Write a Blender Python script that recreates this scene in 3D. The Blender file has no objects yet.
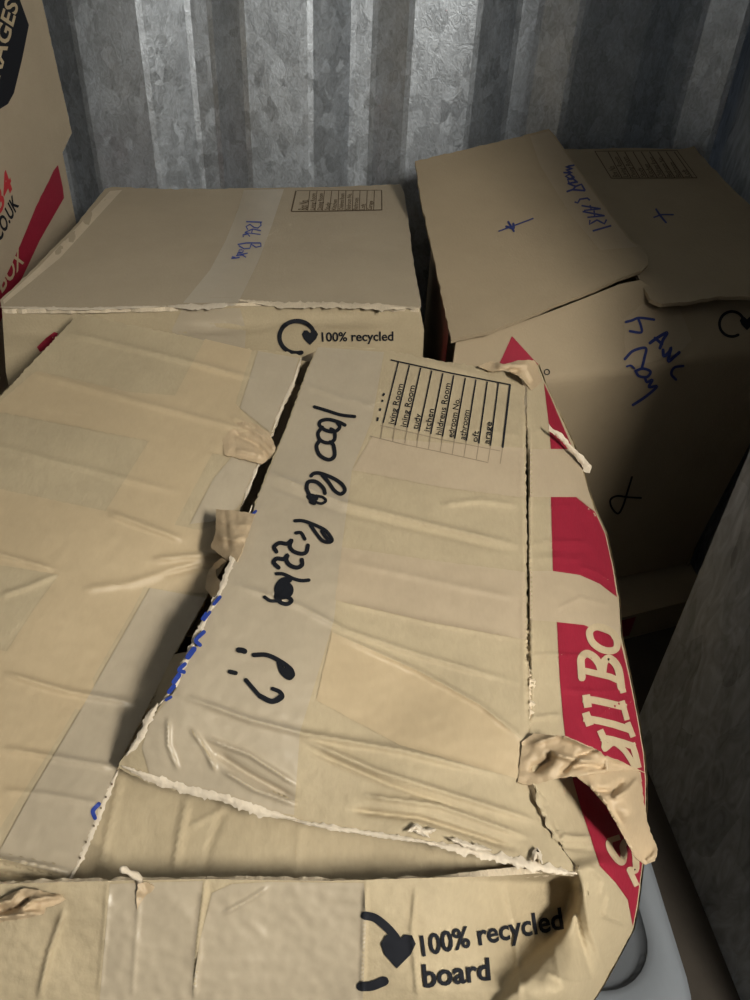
import bpy, bmesh, math, random
import numpy as np
from mathutils import Vector, Matrix, noise, geometry
random.seed(7)
R = np.array
sc = bpy.context.scene
COL = sc.collection
CH = 0.95                                   # camera height above the container floor

# ------------------------------------------------------------------ camera
_d = R([-55., 980., 750.]); ZC = -_d / np.linalg.norm(_d)
_y = R([-16., -562., 750.]); _y = _y - ZC * (_y @ ZC); YC = _y / np.linalg.norm(_y); XC = np.cross(YC, ZC)
M3 = np.stack([XC, YC, ZC])                 # camera axes (right, down, forward) -> world
cam = bpy.data.cameras.new('camera'); cam_o = bpy.data.objects.new('camera', cam); COL.objects.link(cam_o)
cam.sensor_fit = 'VERTICAL'; cam.sensor_height = 36; cam.lens = 27.0; cam.clip_start = .01
m = Matrix.Identity(4)
for i in range(3):
    m[i][0] = M3[i][0]; m[i][1] = -M3[i][1]; m[i][2] = -M3[i][2]
m[2][3] = CH
cam_o.matrix_world = m
sc.camera = cam_o

def ray(px, py):
    px = np.asarray(px, float); py = np.asarray(py, float)
    r = np.stack([(px - 375) / 750, (py - 500) / 750, np.ones_like(px)], -1)
    return r @ M3.T
# a point is given by where it shows and one known world coordinate (heights below are relative to the camera)
def tz(px, py, z): return z / ray(px, py)[2]
def ty(px, py, y): return y / ray(px, py)[1]
def tx(px, py, x): return x / ray(px, py)[0]
def tp(px, py, a, c): r = ray(px, py); return a / (r[2] - c * r[1])      # slope z = a + c*Y
def proj(P):
    c = M3.T @ R(P); return (375 + 750 * c[0] / c[2], 500 + 750 * c[1] / c[2])
def pt(px, py, t): return ray(px, py) * t + R([0, 0, CH])
def tpl(px, py, p0, n):                       # plane by point and normal (camera-relative)
    return (R(n) @ R(p0)) / (ray(px, py) @ R(n))

class Surf:
    """smooth surface through known points; exact for flat ones"""
    def __init__(s, ctrl, dfun=None):
        c = R(ctrl, dtype=float); s.p = c[:, :2] / 500; w = 1 / c[:, 2]; n = len(c)
        s.dfun = dfun
        A = np.zeros((n + 3, n + 3)); A[:n, :n] = s.k(s.p, s.p)
        A[:n, n] = 1; A[:n, n + 1:] = s.p; A[n:, :n] = A[:n, n:].T
        s.c = np.linalg.lstsq(A, np.concatenate([w, np.zeros(3)]), rcond=None)[0]
    def k(s, a, b):
        r2 = ((a[:, None] - b[None]) ** 2).sum(-1)
        return .5 * r2 * np.log(r2 + 1e-12)
    def w(s, p):
        q = p / 500
        return s.k(q, s.p) @ s.c[:-3] + s.c[-3] + q @ s.c[-2:]
    def __call__(s, p, d=0.0):
        p = np.asarray(p, float).reshape(-1, 2)
        t = 1 / s.w(p); r = ray(p[:, 0], p[:, 1]); L = np.linalg.norm(r, axis=1)
        dd = d + (s.dfun(p) if s.dfun else 0)
        return r * (t - dd / L)[:, None] + R([0, 0, CH])
class SoftMin(Surf):
    def __init__(s, surfs, k=.01, dfun=None): s.s = surfs; s.kk = k; s.dfun = dfun
    def w(s, p):
        a = np.stack([q.w(p) for q in s.s]); mn = a.min(0)
        return mn - s.kk * np.log(np.exp(-(a - mn) / s.kk).sum(0)) + s.kk * 0
def flat(t0, t1, t2): return Surf([t0, t1, t2])

def seg_dist(p, poly, closed=False):
    poly = R(poly, dtype=float); a = poly; b = np.roll(poly, -1, 0)
    if not closed: a = a[:-1]; b = b[:-1]
    best = np.full(len(p), 1e9); par = np.zeros(len(p))
    for i in range(len(a)):
        ab = b[i] - a[i]; L2 = ab @ ab + 1e-9
        u = np.clip(((p - a[i]) @ ab) / L2, 0, 1)
        d = np.linalg.norm(p - a[i] - u[:, None] * ab, axis=1)
        k = d < best; best[k] = d[k]; par[k] = (i + u[k]) / len(a)
    return best, par
def inside(p, poly):
    poly = R(poly, dtype=float); r = np.zeros(len(p), bool); j = len(poly) - 1
    for i in range(len(poly)):
        xi, yi = poly[i]; xj, yj = poly[j]
        c = ((yi > p[:, 1]) != (yj > p[:, 1]))
        x = (xj - xi) * (p[:, 1] - yi) / (yj - yi + 1e-12) + xi
        r ^= c & (p[:, 0] < x); j = i
    return r
def resample(poly, step, closed=True, jag=0.0):
    out = []; n = len(poly)
    for i in range(n if closed else n - 1):
        a = R(poly[i], dtype=float); b = R(poly[(i + 1) % n], dtype=float)
        k = max(1, int(np.linalg.norm(b - a) / step))
        nn = R([-(b - a)[1], (b - a)[0]]) / (np.linalg.norm(b - a) + 1e-9)
        for q in range(k):
            p = a + (b - a) * q / k
            if jag: p = p + nn * jag * (noise.noise(Vector((p[0] * .21, p[1] * .21, 3))) + .6 * noise.noise(Vector((p[0] * .6, p[1] * .6, 9))))
            out.append(p)
    if not closed: out.append(R(poly[-1], dtype=float))
    return out
def smooth_line(pts, per=6):
    P = [R(p, dtype=float) for p in pts]
    if len(P) < 3: return resample([tuple(p) for p in P], 2.5, False)
    P = [2 * P[0] - P[1]] + P + [2 * P[-1] - P[-2]]; out = []
    for i in range(1, len(P) - 2):
        for q in range(per):
            t = q / per; p0, p1, p2, p3 = P[i - 1:i + 3]
            out.append(.5 * (2 * p1 + (p2 - p0) * t + (2 * p0 - 5 * p1 + 4 * p2 - p3) * t * t + (3 * p1 - p0 - 3 * p2 + p3) * t ** 3))
    out.append(P[-2]); return out
def nz(p, f, s=0):
    return R([noise.noise(Vector((x * f, y * f, s))) for x, y in p])
def creases(lst, rough=0.0, f=.02, s=0, fine=0.0, crinkle=0.0, cf=.06, raised=()):
    """lst: (polyline, half width, height)"""
    def fn(p):
        d = np.zeros(len(p))
        for poly, w, a in lst:
            ds, par = seg_dist(p, poly)
            fade = np.clip(np.minimum(par, 1 - par) * 8, .15, 1)
            d += 1.45 * a * fade * np.exp(-(ds / (.6 * w)) ** 1.5)
        for poly, w, a in raised:
            ds, _ = seg_dist(p, poly, True); u = np.clip(np.where(inside(p, poly), ds, 0) / w, 0, 1); d += a * u * u * (3 - 2 * u)
        if crinkle: d += crinkle * (np.abs(nz(p, cf, s + 2)) * 1.6 + np.abs(nz(p, cf * 2.1, s + 7)) * .9 - .6)
        if rough: d += rough * nz(p, f, s)
        if fine: d += fine * nz(p, .09, s + 5)
        return d
    return fn

# ------------------------------------------------------------------ objects
def tag(o, label=None, cat=None, group=None, kind=None):
    if label: o['label'] = label
    if cat: o['category'] = cat
    if group: o['group'] = group
    if kind: o['kind'] = kind
    return o
def thing(name, loc, label, cat, group=None):
    o = bpy.data.objects.new(name, None); COL.objects.link(o); o.location = loc; o.empty_display_size = .05
    return tag(o, label, cat, group)
def link(name, verts, faces, mats, parent=None, smooth=True, midx=None, label=None):
    me = bpy.data.meshes.new(name)
    off = Vector((0, 0, 0)); q = parent
    while q: off += q.location; q = q.parent
    me.from_pydata([Vector(v) - off for v in verts], [], [tuple(int(i) for i in f) for f in faces])
    if not isinstance(mats, (list, tuple)): mats = [mats]
    for q in mats: me.materials.append(q)
    if midx is not None: me.polygons.foreach_set('material_index', midx)
    if smooth is True: me.polygons.foreach_set('use_smooth', [True] * len(me.polygons))
    elif smooth is not False: me.polygons.foreach_set('use_smooth', smooth)
    me.update()
    o = bpy.data.objects.new(name, me); COL.objects.link(o)
    if parent: o.parent = parent
    if label: o['label'] = label
    return o
def cdt(outline, step):
    n = len(outline); o = R(outline)
    lo = o.min(0); hi = o.max(0)
    gx = np.arange(lo[0], hi[0], step); gy = np.arange(lo[1], hi[1], step * .87)
    g = R([(x + (step / 2 if j % 2 else 0), y) for j, y in enumerate(gy) for x in gx])
    if len(g):
        g = g[inside(g, o)]
        if len(g):
            ds, _ = seg_dist(g, o, True); g = g[ds > step * .55]
    allp = [Vector(p) for p in o] + [Vector(p) for p in g]
    v, e, f, *_r = geometry.delaunay_2d_cdt(allp, [], [list(range(n))], 1, 1e-5)
    return R([tuple(q) for q in v]), [tuple(q) for q in f]
def orient(V, F):
    a, b, c = F[len(F) // 2][:3]; s = 0
    for f in F[::max(1, len(F) // 40)]:
        a, b, c = (V[i] for i in f[:3]); s += np.cross(b - a, c - a) @ ((a + b + c) / 3 - R([0, 0, CH])) * 1e4
    return [tuple(reversed(f)) for f in F] if s > 0 else F
def sheet(name, outline, S, mat, parent, step=6, thick=.004, edge=None, jag=0.0, d=0.0, label=None):
    """a board with thickness filling the outline on the surface S"""
    ol = resample(outline, step * .8, True, jag)
    P, F = cdt(ol, step); V = S(P, d); F = orient(V, F)
    N = np.zeros_like(V); T = R(F); fn = np.cross(V[T[:, 1]] - V[T[:, 0]], V[T[:, 2]] - V[T[:, 0]])
    for k in range(3): np.add.at(N, T[:, k], fn)
    N /= np.linalg.norm(N, axis=1)[:, None] + 1e-12
    B = V - N * thick; n = len(V)
    faces = list(F) + [tuple(n + i for i in reversed(f)) for f in F]
    cnt = {}
    for f in F:
        for i in range(3): cnt[(f[i], f[(i + 1) % 3])] = 1
    verts = list(V) + list(B); mi = [0] * len(faces); sm = [True] * len(faces)
    for (a, b) in cnt:
        if (b, a) in cnt: continue
        k = len(verts); verts += [V[a], V[b], B[b], B[a]]
        faces.append((k + 3, k + 2, k + 1, k)); mi.append(1 if edge else 0); sm.append(False)
    return link(name, verts, faces, [mat, edge] if edge else mat, parent, sm, mi, label)
def decal(name, polys, S, mat, parent, off=.0007, step=4, jag=0.0, label=None):
    """ink or tape lying on the surface S"""
    verts = []; faces = []
    for poly in polys:
        P, F = cdt(resample(poly, step * .8, True, jag), step)
        V = S(P, off); F = orient(V, F); k = len(verts)
        verts += list(V); faces += [tuple(i + k for i in f) for f in F]
    return link(name, verts, faces, mat, parent, True, None, label)
def ribbon(lines, curved=True):
    """pen strokes: list of (points, width) -> pixel verts, faces"""
    verts = []; faces = []
    for pts, w in lines:
        L = smooth_line(pts, 7) if curved else resample(pts, 3, False)
        n = len(L); k = len(verts); h = w / 2
        rows = []
        for i in range(n):
            a = L[max(0, i - 1)]; b = L[min(n - 1, i + 1)]; t = (b - a) / (np.linalg.norm(b - a) + 1e-9); q = R([-t[1], t[0]])
            rows.append((L[i], t, q))
        caps = []
        p, t, q = rows[0]
        if curved:
            for ang in (-1.2, -.7): caps.append((p + t * h * math.sin(ang), q * h * math.cos(ang)))
        body = caps + [(p, q * h) for p, t, q in rows]
        p, t, q = rows[-1]
        if curved:
            for ang in (.7, 1.2): body.append((p + t * h * math.sin(ang), q * h * math.cos(ang)))
        for p, q in body: verts += [p - q, p, p + q]
        for i in range(len(body) - 1):
            a = k + 3 * i
            faces += [(a, a + 1, a + 4, a + 3), (a + 1, a + 2, a + 5, a + 4)]
    return R(verts), faces
def strokes(name, lines, S, mat, parent, off=.0011, curved=True, label=None):
    P, F = ribbon(lines, curved); V = S(P, off)
    # each stroke is lifted a hair so crossings stay clean
    return link(name, list(V), orient_each(V, F), mat, parent, True, None, label)
def orient_each(V, F):
    out = []
    for f in F:
        a, b, c = V[f[0]], V[f[1]], V[f[2]]
        s = np.cross(b - a, c - a) @ (a - R([0, 0, CH]))
        out.append(tuple(reversed(f)) if s > 0 else f)
    return out
def homography(src, dst):
    A = []; b = []
    for (x, y), (u, v) in zip(src, dst):
        A += [[x, y, 1, 0, 0, 0, -u * x, -u * y], [0, 0, 0, x, y, 1, -v * x, -v * y]]; b += [u, v]
    h = np.linalg.lstsq(R(A, dtype=float), R(b, dtype=float), rcond=None)[0]
    return np.append(h, 1).reshape(3, 3)
def text_mesh(s, bold=0.0):
    cu = bpy.data.curves.new('lettering', 'FONT'); cu.body = s; cu.size = 1; cu.resolution_u = 3; cu.offset = bold
    o = bpy.data.objects.new('lettering', cu); COL.objects.link(o)
    dg = bpy.context.evaluated_depsgraph_get(); dg.update()
    me = bpy.data.meshes.new_from_object(o.evaluated_get(dg))
    bpy.data.objects.remove(o); bpy.data.curves.remove(cu)
    bm = bmesh.new(); bm.from_mesh(me); bpy.data.meshes.remove(me)
    xs = [v.co.x for v in bm.verts]; ys = [v.co.y for v in bm.verts]
    x0, x1 = min(xs), max(xs)
    for i in range(1, int((x1 - x0) / .25) + 1):
        bmesh.ops.bisect_plane(bm, geom=bm.verts[:] + bm.edges[:] + bm.faces[:], plane_co=(x0 + i * .25, 0, 0), plane_no=(1, 0, 0))
    for yy in (.1, .35, .55):
        bmesh.ops.bisect_plane(bm, geom=bm.verts[:] + bm.edges[:] + bm.faces[:], plane_co=(0, yy, 0), plane_no=(0, 1, 0))
    bmesh.ops.triangulate(bm, faces=bm.faces[:])
    bm.verts.index_update()
    V = R([(v.co.x, v.co.y) for v in bm.verts]); F = [tuple(v.index for v in f.verts) for f in bm.faces]; bm.free()
    V[:, 0] = (V[:, 0] - x0) / (x1 - x0)              # 0..1 along, heights in em
    return V, F
def lettering(name, items, S, mat, parent, off=.0011, label=None):
    """items: (string, bold, quad) with quad = baseline start, baseline end, cap end, cap start (cap height = .69 em)"""
    verts = []; faces = []
    for s, bold, quad in items:
        V, F = text_mesh(s, bold)
        H = homography([(0, 0), (1, 0), (1, .69), (0, .69)], quad)
        q = np.c_[V, np.ones(len(V))] @ H.T; P = q[:, :2] / q[:, 2:]
        W = S(P, off); k = len(verts)
        verts += list(W); faces += [tuple(i + k for i in f) for f in orient_each(W, F)]
    return link(name, verts, faces, mat, parent, False, None, label)
def zz(ox, oy, s, pts): return [(ox + x * s, oy + y * s) for x, y in pts]

# ------------------------------------------------------------------ materials
def nodes(name):
    mt = bpy.data.materials.new(name); mt.use_nodes = True; nt = mt.node_tree
    b = nt.nodes['Principled BSDF']; return mt, nt, b
def nd(nt, t, **k):
    n = nt.nodes.new(t)
    for a, v in k.items():
        if a in n.inputs: n.inputs[a].default_value = v
        else: setattr(n, a, v)
    return n
def board(name, col, var=.12, rough=.75, spec=.25, bump=.3, scale=1.0, gloss_noise=False):
    mt, nt, b = nodes(name); L = nt.links.new
    tc = nd(nt, 'ShaderNodeTexCoord')
    n1 = nd(nt, 'ShaderNodeTexNoise', Scale=14 * scale, Detail=5.0, Roughness=.6)
    n2 = nd(nt, 'ShaderNodeTexNoise', Scale=420 * scale, Detail=3.0)
    mp = nd(nt, 'ShaderNodeMapping'); mp.inputs['Scale'].default_value = (1, .35, 1)
    L(tc.outputs['Object'], n1.inputs['Vector']); L(tc.outputs['Object'], mp.inputs['Vector']); L(mp.outputs['Vector'], n2.inputs['Vector'])
    ad = nd(nt, 'ShaderNodeMath', operation='ADD'); ml = nd(nt, 'ShaderNodeMath', operation='MULTIPLY'); ml.inputs[1].default_value = .35
    L(n2.outputs['Fac'], ml.inputs[0]); L(n1.outputs['Fac'], ad.inputs[0]); L(ml.outputs[0], ad.inputs[1])
    mr = nd(nt, 'ShaderNodeMapRange'); mr.inputs['From Min'].default_value = .4; mr.inputs['From Max'].default_value = .95
    mr.inputs['To Min'].default_value = 1 - var; mr.inputs['To Max'].default_value = 1 + var
    L(ad.outputs[0], mr.inputs['Value'])
    vm = nd(nt, 'ShaderNodeVectorMath', operation='SCALE'); vm.inputs[0].default_value = col[:3]
    L(mr.outputs['Result'], vm.inputs['Scale']); L(vm.outputs[0], b.inputs['Base Color'])
    b.inputs['Roughness'].default_value = rough; b.inputs['Specular IOR Level'].default_value = spec
    bp = nd(nt, 'ShaderNodeBump', Strength=bump, Distance=.0028)
    L(ad.outputs[0], bp.inputs['Height']); L(bp.outputs['Normal'], b.inputs['Normal'])
    return mt
def plain(name, col, rough=.6, spec=.3, metal=0.0):
    mt, nt, b = nodes(name); b.inputs['Base Color'].default_value = (*col, 1); b.inputs['Roughness'].default_value = rough
    b.inputs['Specular IOR Level'].default_value = spec; b.inputs['Metallic'].default_value = metal; return mt
def galvanised(name, col, scale, rough=(.3, .55), metal=.9, stretch=1.0, var=.3):
    mt, nt, b = nodes(name); L = nt.links.new
    tc = nd(nt, 'ShaderNodeTexCoord'); mp = nd(nt, 'ShaderNodeMapping'); mp.inputs['Scale'].default_value = (1, 1, stretch)
    nw = nd(nt, 'ShaderNodeTexNoise', Scale=scale * .7, Detail=3.0)
    mx = nd(nt, 'ShaderNodeVectorMath', operation='MULTIPLY_ADD'); mx.inputs[1].default_value = (.016, .016, .03)
    L(tc.outputs['Object'], mp.inputs['Vector']); L(mp.outputs['Vector'], nw.inputs['Vector'])
    L(nw.outputs['Color'], mx.inputs[0]); L(mp.outputs['Vector'], mx.inputs[2])
    vo = nd(nt, 'ShaderNodeTexVoronoi', Scale=scale); L(mx.outputs[0], vo.inputs['Vector'])
    sp = nd(nt, 'ShaderNodeSeparateColor'); L(vo.outputs['Color'], sp.inputs[0])
    n2 = nd(nt, 'ShaderNodeTexNoise', Scale=scale * 1.6, Detail=6.0, Distortion=2.5); L(mp.outputs['Vector'], n2.inputs['Vector'])
    av = nd(nt, 'ShaderNodeMath', operation='MULTIPLY_ADD'); av.inputs[1].default_value = .3
    L(sp.outputs[0], av.inputs[0]); L(n2.outputs['Fac'], av.inputs[2])
    mr = nd(nt, 'ShaderNodeMapRange'); mr.inputs['From Min'].default_value = .35; mr.inputs['From Max'].default_value = .95
    mr.inputs['To Min'].default_value = 1 - var; mr.inputs['To Max'].default_value = 1 + var; L(av.outputs[0], mr.inputs['Value'])
    vm = nd(nt, 'ShaderNodeVectorMath', operation='SCALE'); vm.inputs[0].default_value = col
    L(mr.outputs['Result'], vm.inputs['Scale']); L(vm.outputs[0], b.inputs['Base Color'])
    m2 = nd(nt, 'ShaderNodeMapRange'); m2.inputs['To Min'].default_value = rough[0]; m2.inputs['To Max'].default_value = rough[1]
    L(sp.outputs[1], m2.inputs['Value']); L(m2.outputs['Result'], b.inputs['Roughness'])
    b.inputs['Metallic'].default_value = metal
    bp = nd(nt, 'ShaderNodeBump', Strength=.16, Distance=.003); L(av.outputs[0], bp.inputs['Height']); L(bp.outputs['Normal'], b.inputs['Normal'])
    return mt

KRAFT = board('kraft_board', (.395, .322, .208))
KRAFT_B = board('brown_kraft_board', (.37, .305, .215), var=.06)
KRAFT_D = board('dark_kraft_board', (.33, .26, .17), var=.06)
TAPE = board('brown_paper_tape', (.435, .338, .21), rough=.5, spec=.4, var=.07, bump=.08)
TAPE_P = board('pale_paper_tape', (.415, .33, .226), rough=.5, spec=.4, var=.08, bump=.08)
CLEAR = board('clear_tape', (.385, .322, .232), rough=.4, spec=.5, var=.07, bump=.06)
RAW = board('raw_paper_edge', (.62, .52, .38), var=.25, bump=.6, scale=1.5)
TORN = board('torn_paper', (.58, .50, .39), var=.2, bump=.5)
TORN_TAPE = board('torn_tape_paper', (.43, .325, .205), rough=.55, spec=.4, var=.12, bump=.2)
RED = board('red_print', (.26, .014, .032), var=.14, rough=.6)
RED_OR = board('bright_red_print', (.38, .03, .035), var=.12)
INK = plain('black_ink', (.010, .011, .014), .7, .08)
PRINT = plain('black_print', (.016, .017, .021), .85, .06)
PRINT_BR = plain('brown_print', (.10, .065, .035), .8)
BLUE = plain('blue_ink', (.02, .045, .25), .5)
BLUE_D = plain('dark_blue_ink', (.025, .035, .14), .5)
STEEL = galvanised('galvanised_steel', (.50, .54, .59), 58, rough=(.33, .5), metal=.75, stretch=.7, var=.3)
STEEL_D = galvanised('weathered_galvanised_steel', (.44, .47, .50), 24, rough=(.5, .7), metal=.15, stretch=.4, var=.42)
FLOOR = board('dark_plywood', (.06, .05, .04))
GREY = plain('grey_plastic', (.20, .218, .24), .45)
GREY_D = plain('darker_grey_plastic', (.10, .108, .118), .5)

# ------------------------------------------------------------------ the container
WY = 1.42; XR = .66; XL = -1.15; TOP = .75
def container_wall():
    pitch = .2705; x = -.454 - pitch * 3; prof = []
    while x < XR + .3:
        prof += [(x, 0), (x + .109, 0), (x + .178, .04), (x + .214, .04)]; x += pitch
    # round each bend a little
    pr = []
    for i, (a, b) in enumerate(prof):
        if 0 < i < len(prof) - 1:
            for j in (i - 1, i + 1):
                q = R(prof[j]); p = R((a, b)); u = (q - p) / np.linalg.norm(q - p)
                pr.append(tuple(p + u * .005))
        else: pr.append((a, b))
    pr = [(x, y) for x, y in pr if XL - .05 <= x <= XR + .05]
    V = []; F = []
    for x, y in pr: V += [(x, WY + y, 0), (x, WY + y, CH + TOP)]
    for i in range(len(pr) - 1): F.append((2 * i, 2 * i + 2, 2 * i + 3, 2 * i + 1))
    o = link('wall_back', V, F, STEEL, None, False); tag(o, kind='structure')
container_wall()
def box_mesh(x0, x1, y0, y1, z0, z1):
    V = [(x, y, z) for z in (z0, z1) for y in (y0, y1) for x in (x0, x1)]
    return V, [(0, 2, 3, 1), (4, 5, 7, 6), (0, 1, 5, 4), (2, 6, 7, 3), (0, 4, 6, 2), (1, 3, 7, 5)]
for nm, b, mt in (('floor', (XL, XR, -.9, WY + .06, -.03, 0), FLOOR), ('wall_left', (XL - .03, XL, -.9, WY + .06, 0, CH + TOP), STEEL_D),
                  ('wall_right', (XR, XR + .03, -.9, WY + .06, 0, CH + TOP), STEEL_D), ('ceiling', (XL, XR, -.9, WY + .06, CH + TOP, CH + TOP + .03), STEEL_D)):
    V, F = box_mesh(*b); tag(link(nm, V, F, mt, None, False), kind='structure')

# upright dark sheet at right; unseen depth and height shaped to block lamplight
def steel_sheet():
    o = thing('metal_panel', (.55, .44, 0), 'dark grey mottled galvanised panel standing upright at the lower right', 'metal panel')
    z1 = CH + .72; ft = [(.443, .68), (.4435, .672), (.470, .205), (.474, .20), (.65, .20), (.65, .68)]
    V = [(x, y, z) for z in (.001, z1) for x, y in ft]; n = len(ft)
    F = [tuple(range(n)), tuple(range(2 * n - 1, n - 1, -1))] + [(i, i + n, (i + 1) % n + n, (i + 1) % n) for i in range(n)]
    link('sheet_metal', V, F, STEEL_D, o, False)
steel_sheet()

# ------------------------------------------------------------------ wall grids for boxes seen edge-on
def grid(name, fn, us, vs, mat, parent, mats=None, bands=None, thick=None, flip=False, label=None):
    V = [fn(u, v) for v in vs for u in us]; F = []; mi = []; n = len(us)
    for j in range(len(vs) - 1):
        for i in range(n - 1):
            a = j * n + i; f = (a, a + 1, a + n + 1, a + n); F.append(tuple(reversed(f)) if flip else f)
            mi.append(bands(us[i], vs[j]) if bands else 0)
    return link(name, V, F, mats or mat, parent, True, mi, label)
def lerp(a, b, t): return a + (b - a) * t
def lin(a, b, n): return [a + (b - a) * i / n for i in range(n + 1)]

# ================================================================== FRONT BOX
FB = thing('cardboard_box', (-.07, .45, 0), 'crushed cardboard box in front marked 1000 pcs puzzles, its flaps taped and torn', 'box', 'cardboard moving boxes')
A0, C0 = -.481, .2                                        # its sagging top
def top(px, py, d=0.0): return (px, py, tp(px, py, A0 + d, C0))
left_cr = creases([
    ([(60, 331), (150, 352), (258, 380)], 4, .0030), ([(30, 372), (140, 402), (274, 438)], 5, .0022),
    ([(-20, 440), (0, 447), (90, 470), (184, 494)], 5, .0020), ([(106, 512), (184, 540)], 5, .0032), ([(-30, 545), (0, 555), (60, 571)], 4, .0028),
    ([(0, 596), (30, 586), (60, 573)], 4, .0022), ([(80, 590), (130, 583), (205, 560)], 6, .002),
    ([(150, 560), (190, 556), (228, 552)], 4, .003), ([(160, 575), (200, 567), (228, 566)], 4, -.002), ([(230, 415), (258, 430), (274, 448)], 3, .003), ([(228, 428), (255, 445), (270, 455)], 3, -.003),
    ([(0, 672), (70, 692), (140, 704)], 5, .0028), ([(0, 748), (60, 758), (118, 768)], 5, .0022), ([(0, 790), (50, 795), (105, 805)], 5, .0014),
    ([(-40, 855), (0, 858), (70, 872)], 4, .004), ([(-40, 868), (0, 872), (66, 884)], 3, -.004), ([(-40, 880), (0, 886), (60, 893)], 4, .004)],
    rough=.0022, f=.012, s=2, fine=.0005)
S_LEFT = Surf([top(78, 314), top(60, 333, -.001), top(0, 397), top(-250, 688), top(-330, 800), top(302, 357, .002), top(180, 420, .004), top(268, 456, -.002), top(250, 507, -.008),
               top(205, 600, -.024), top(158, 688, -.020), top(118, 768, -.006), top(64, 888, .002), top(0, 910, .004), top(-200, 930, .004), top(40, 600, 0), top(0, 760, 0), top(130, 540, -.002)], left_cr)
left_out = [(60, 333), (78, 314), (130, 325), (205, 340), (245, 349), (287, 352), (302, 357), (294, 383), (283, 406), (273, 432), (262, 456), (253, 478), (241, 507), (231, 530), (220, 560),
            (205, 600), (187, 632), (173, 658), (158, 688), (141, 722), (118, 768), (105, 800), (90, 835), (76, 868), (64, 888), (55, 902), (0, 912), (-60, 918), (-330, 935), (-330, 800), (-250, 688), (-100, 513), (0, 397)]
LF = sheet('flap', left_out, S_LEFT, KRAFT, FB, step=2.6, thick=.0045, edge=RAW, jag=1.6, label='left top flap with brown tape')
decal('packing_tape', [[(205, 339), (252, 350), (230, 420), (177, 520), (133, 609), (60, 735), (0, 828), (-60, 905), (-150, 905), (-80, 800), (0, 662), (34, 609), (103, 515), (162, 420)]], S_LEFT, TAPE, LF, .0006, 2.6)
decal('packing_tape', [[(36, 371), (130, 392), (232, 400), (268, 438), (262, 454), (252, 460), (236, 458), (130, 437), (0, 412), (-12, 412)]], S_LEFT, TAPE, LF, .0009, 2.6, jag=.8)
decal('packing_tape', [[(-100, 520), (-60, 470), (0, 489), (110, 512), (200, 530), (228, 520), (238, 536), (230, 556), (208, 594), (120, 585), (0, 565), (-120, 545)]], S_LEFT, TAPE, LF, .0009, 2.6, jag=.8)
decal('packing_tape', [[(-200, 640), (-120, 625), (0, 650), (90, 668), (100, 712), (0, 700), (-200, 690)]], S_LEFT, TAPE, LF, .0009, 2.6)
decal('clear_tape', [[(258, 351), (299, 358), (291, 384), (280, 407), (270, 432), (240, 408)], [(214, 478), (236, 452), (258, 460), (250, 480), (240, 504), (226, 520), (190, 524)],
                     [(150, 588), (206, 598), (187, 632), (173, 656), (158, 686), (141, 720), (118, 765), (104, 800), (90, 834), (76, 866), (68, 876), (0, 858), (0, 850), (30, 795), (75, 720)]], S_LEFT, CLEAR, LF, .0013, 2.6)

# right flap, raised along the seam
right_cr = creases([
    ([(262, 470), (340, 502), (420, 522), (526, 547)], 4, .0030), ([(262, 482), (340, 512), (420, 530), (526, 555)], 4, -.0015),
    ([(226, 582), (300, 606), (345, 630), (420, 655), (525, 685)], 4, .0024), ([(440, 505), (480, 500), (520, 506)], 4, .002), ([(300, 383), (340, 398), (380, 408)], 5, .0014),
    ([(180, 695), (250, 720), (305, 734), (400, 750), (500, 775)], 5, .0035), ([(330, 632), (420, 672), (480, 705), (528, 742)], 4, .0024),
    ([(300, 738), (380, 772), (470, 800), (540, 822)], 5, .0030), ([(310, 750), (390, 785), (470, 812)], 4, -.002),
    ([(190, 728), (205, 748), (216, 772)], 2.5, .003), ([(205, 738), (250, 755), (298, 786)], 3, .0035), ([(214, 752), (250, 775), (296, 800)], 6, -.004), ([(222, 770), (255, 790), (300, 806)], 3, .003), ([(168, 718), (168, 745), (178, 770)], 2.5, .0025), ([(527, 400), (527, 560), (528, 730)], 2.5, -.004), ([(522, 400), (523, 560), (524, 730)], 2, .001), ([(350, 810), (420, 818), (520, 850)], 5, -.004), ([(360, 795), (440, 806), (530, 838)], 4, .003),
    ([(480, 440), (522, 448)], 3, .001), ([(340, 560), (430, 580), (524, 600)], 5, .001), ([(335, 600), (430, 622), (524, 640)], 4, .0012),
    ([(420, 360), (470, 372), (520, 392)], 4, .0016), ([(400, 420), (460, 428), (524, 436)], 4, .0012)], rough=.0018, f=.014, s=8, fine=.0005)
S_RIGHT = Surf([top(318, 345, 0), top(420, 360, .002), top(512, 372, -.002), top(526, 470, 0), top(528, 560, 0), top(530, 740, 0), top(540, 820, -.002), top(578, 874, .0),
                top(270, 465, .006), top(247, 530, .022), top(205, 622, .037), top(175, 690, .035), top(140, 745, .022), top(118, 768, .010), top(188, 790, .012), top(268, 812, .013), top(360, 830, .014), top(478, 850, .012), top(540, 866, .006),
                top(400, 700, .010), top(300, 700, .030), top(440, 560, .004), top(360, 540, .010), top(330, 620, .021), top(400, 450, .003), top(420, 780, .016), top(300, 760, .026)], right_cr)
right_out = [(318, 345), (345, 347), (385, 350), (440, 361), (476, 366), (500, 370), (519, 374), (527, 388), (526, 470), (527, 560), (529, 650), (530, 740), (532, 784), (542, 820), (558, 843), (571, 861), (578, 874),
             (560, 872), (542, 869), (510, 861), (478, 852), (440, 844), (400, 838), (340, 829), (292, 820), (255, 815), (224, 802), (188, 794), (146, 782), (118, 768), (124, 756), (138, 745), (148, 722), (160, 706), (175, 690), (190, 655), (205, 622), (222, 590), (234, 560), (247, 530),
             (258, 495), (270, 465), (287, 425), (305, 375)]
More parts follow.
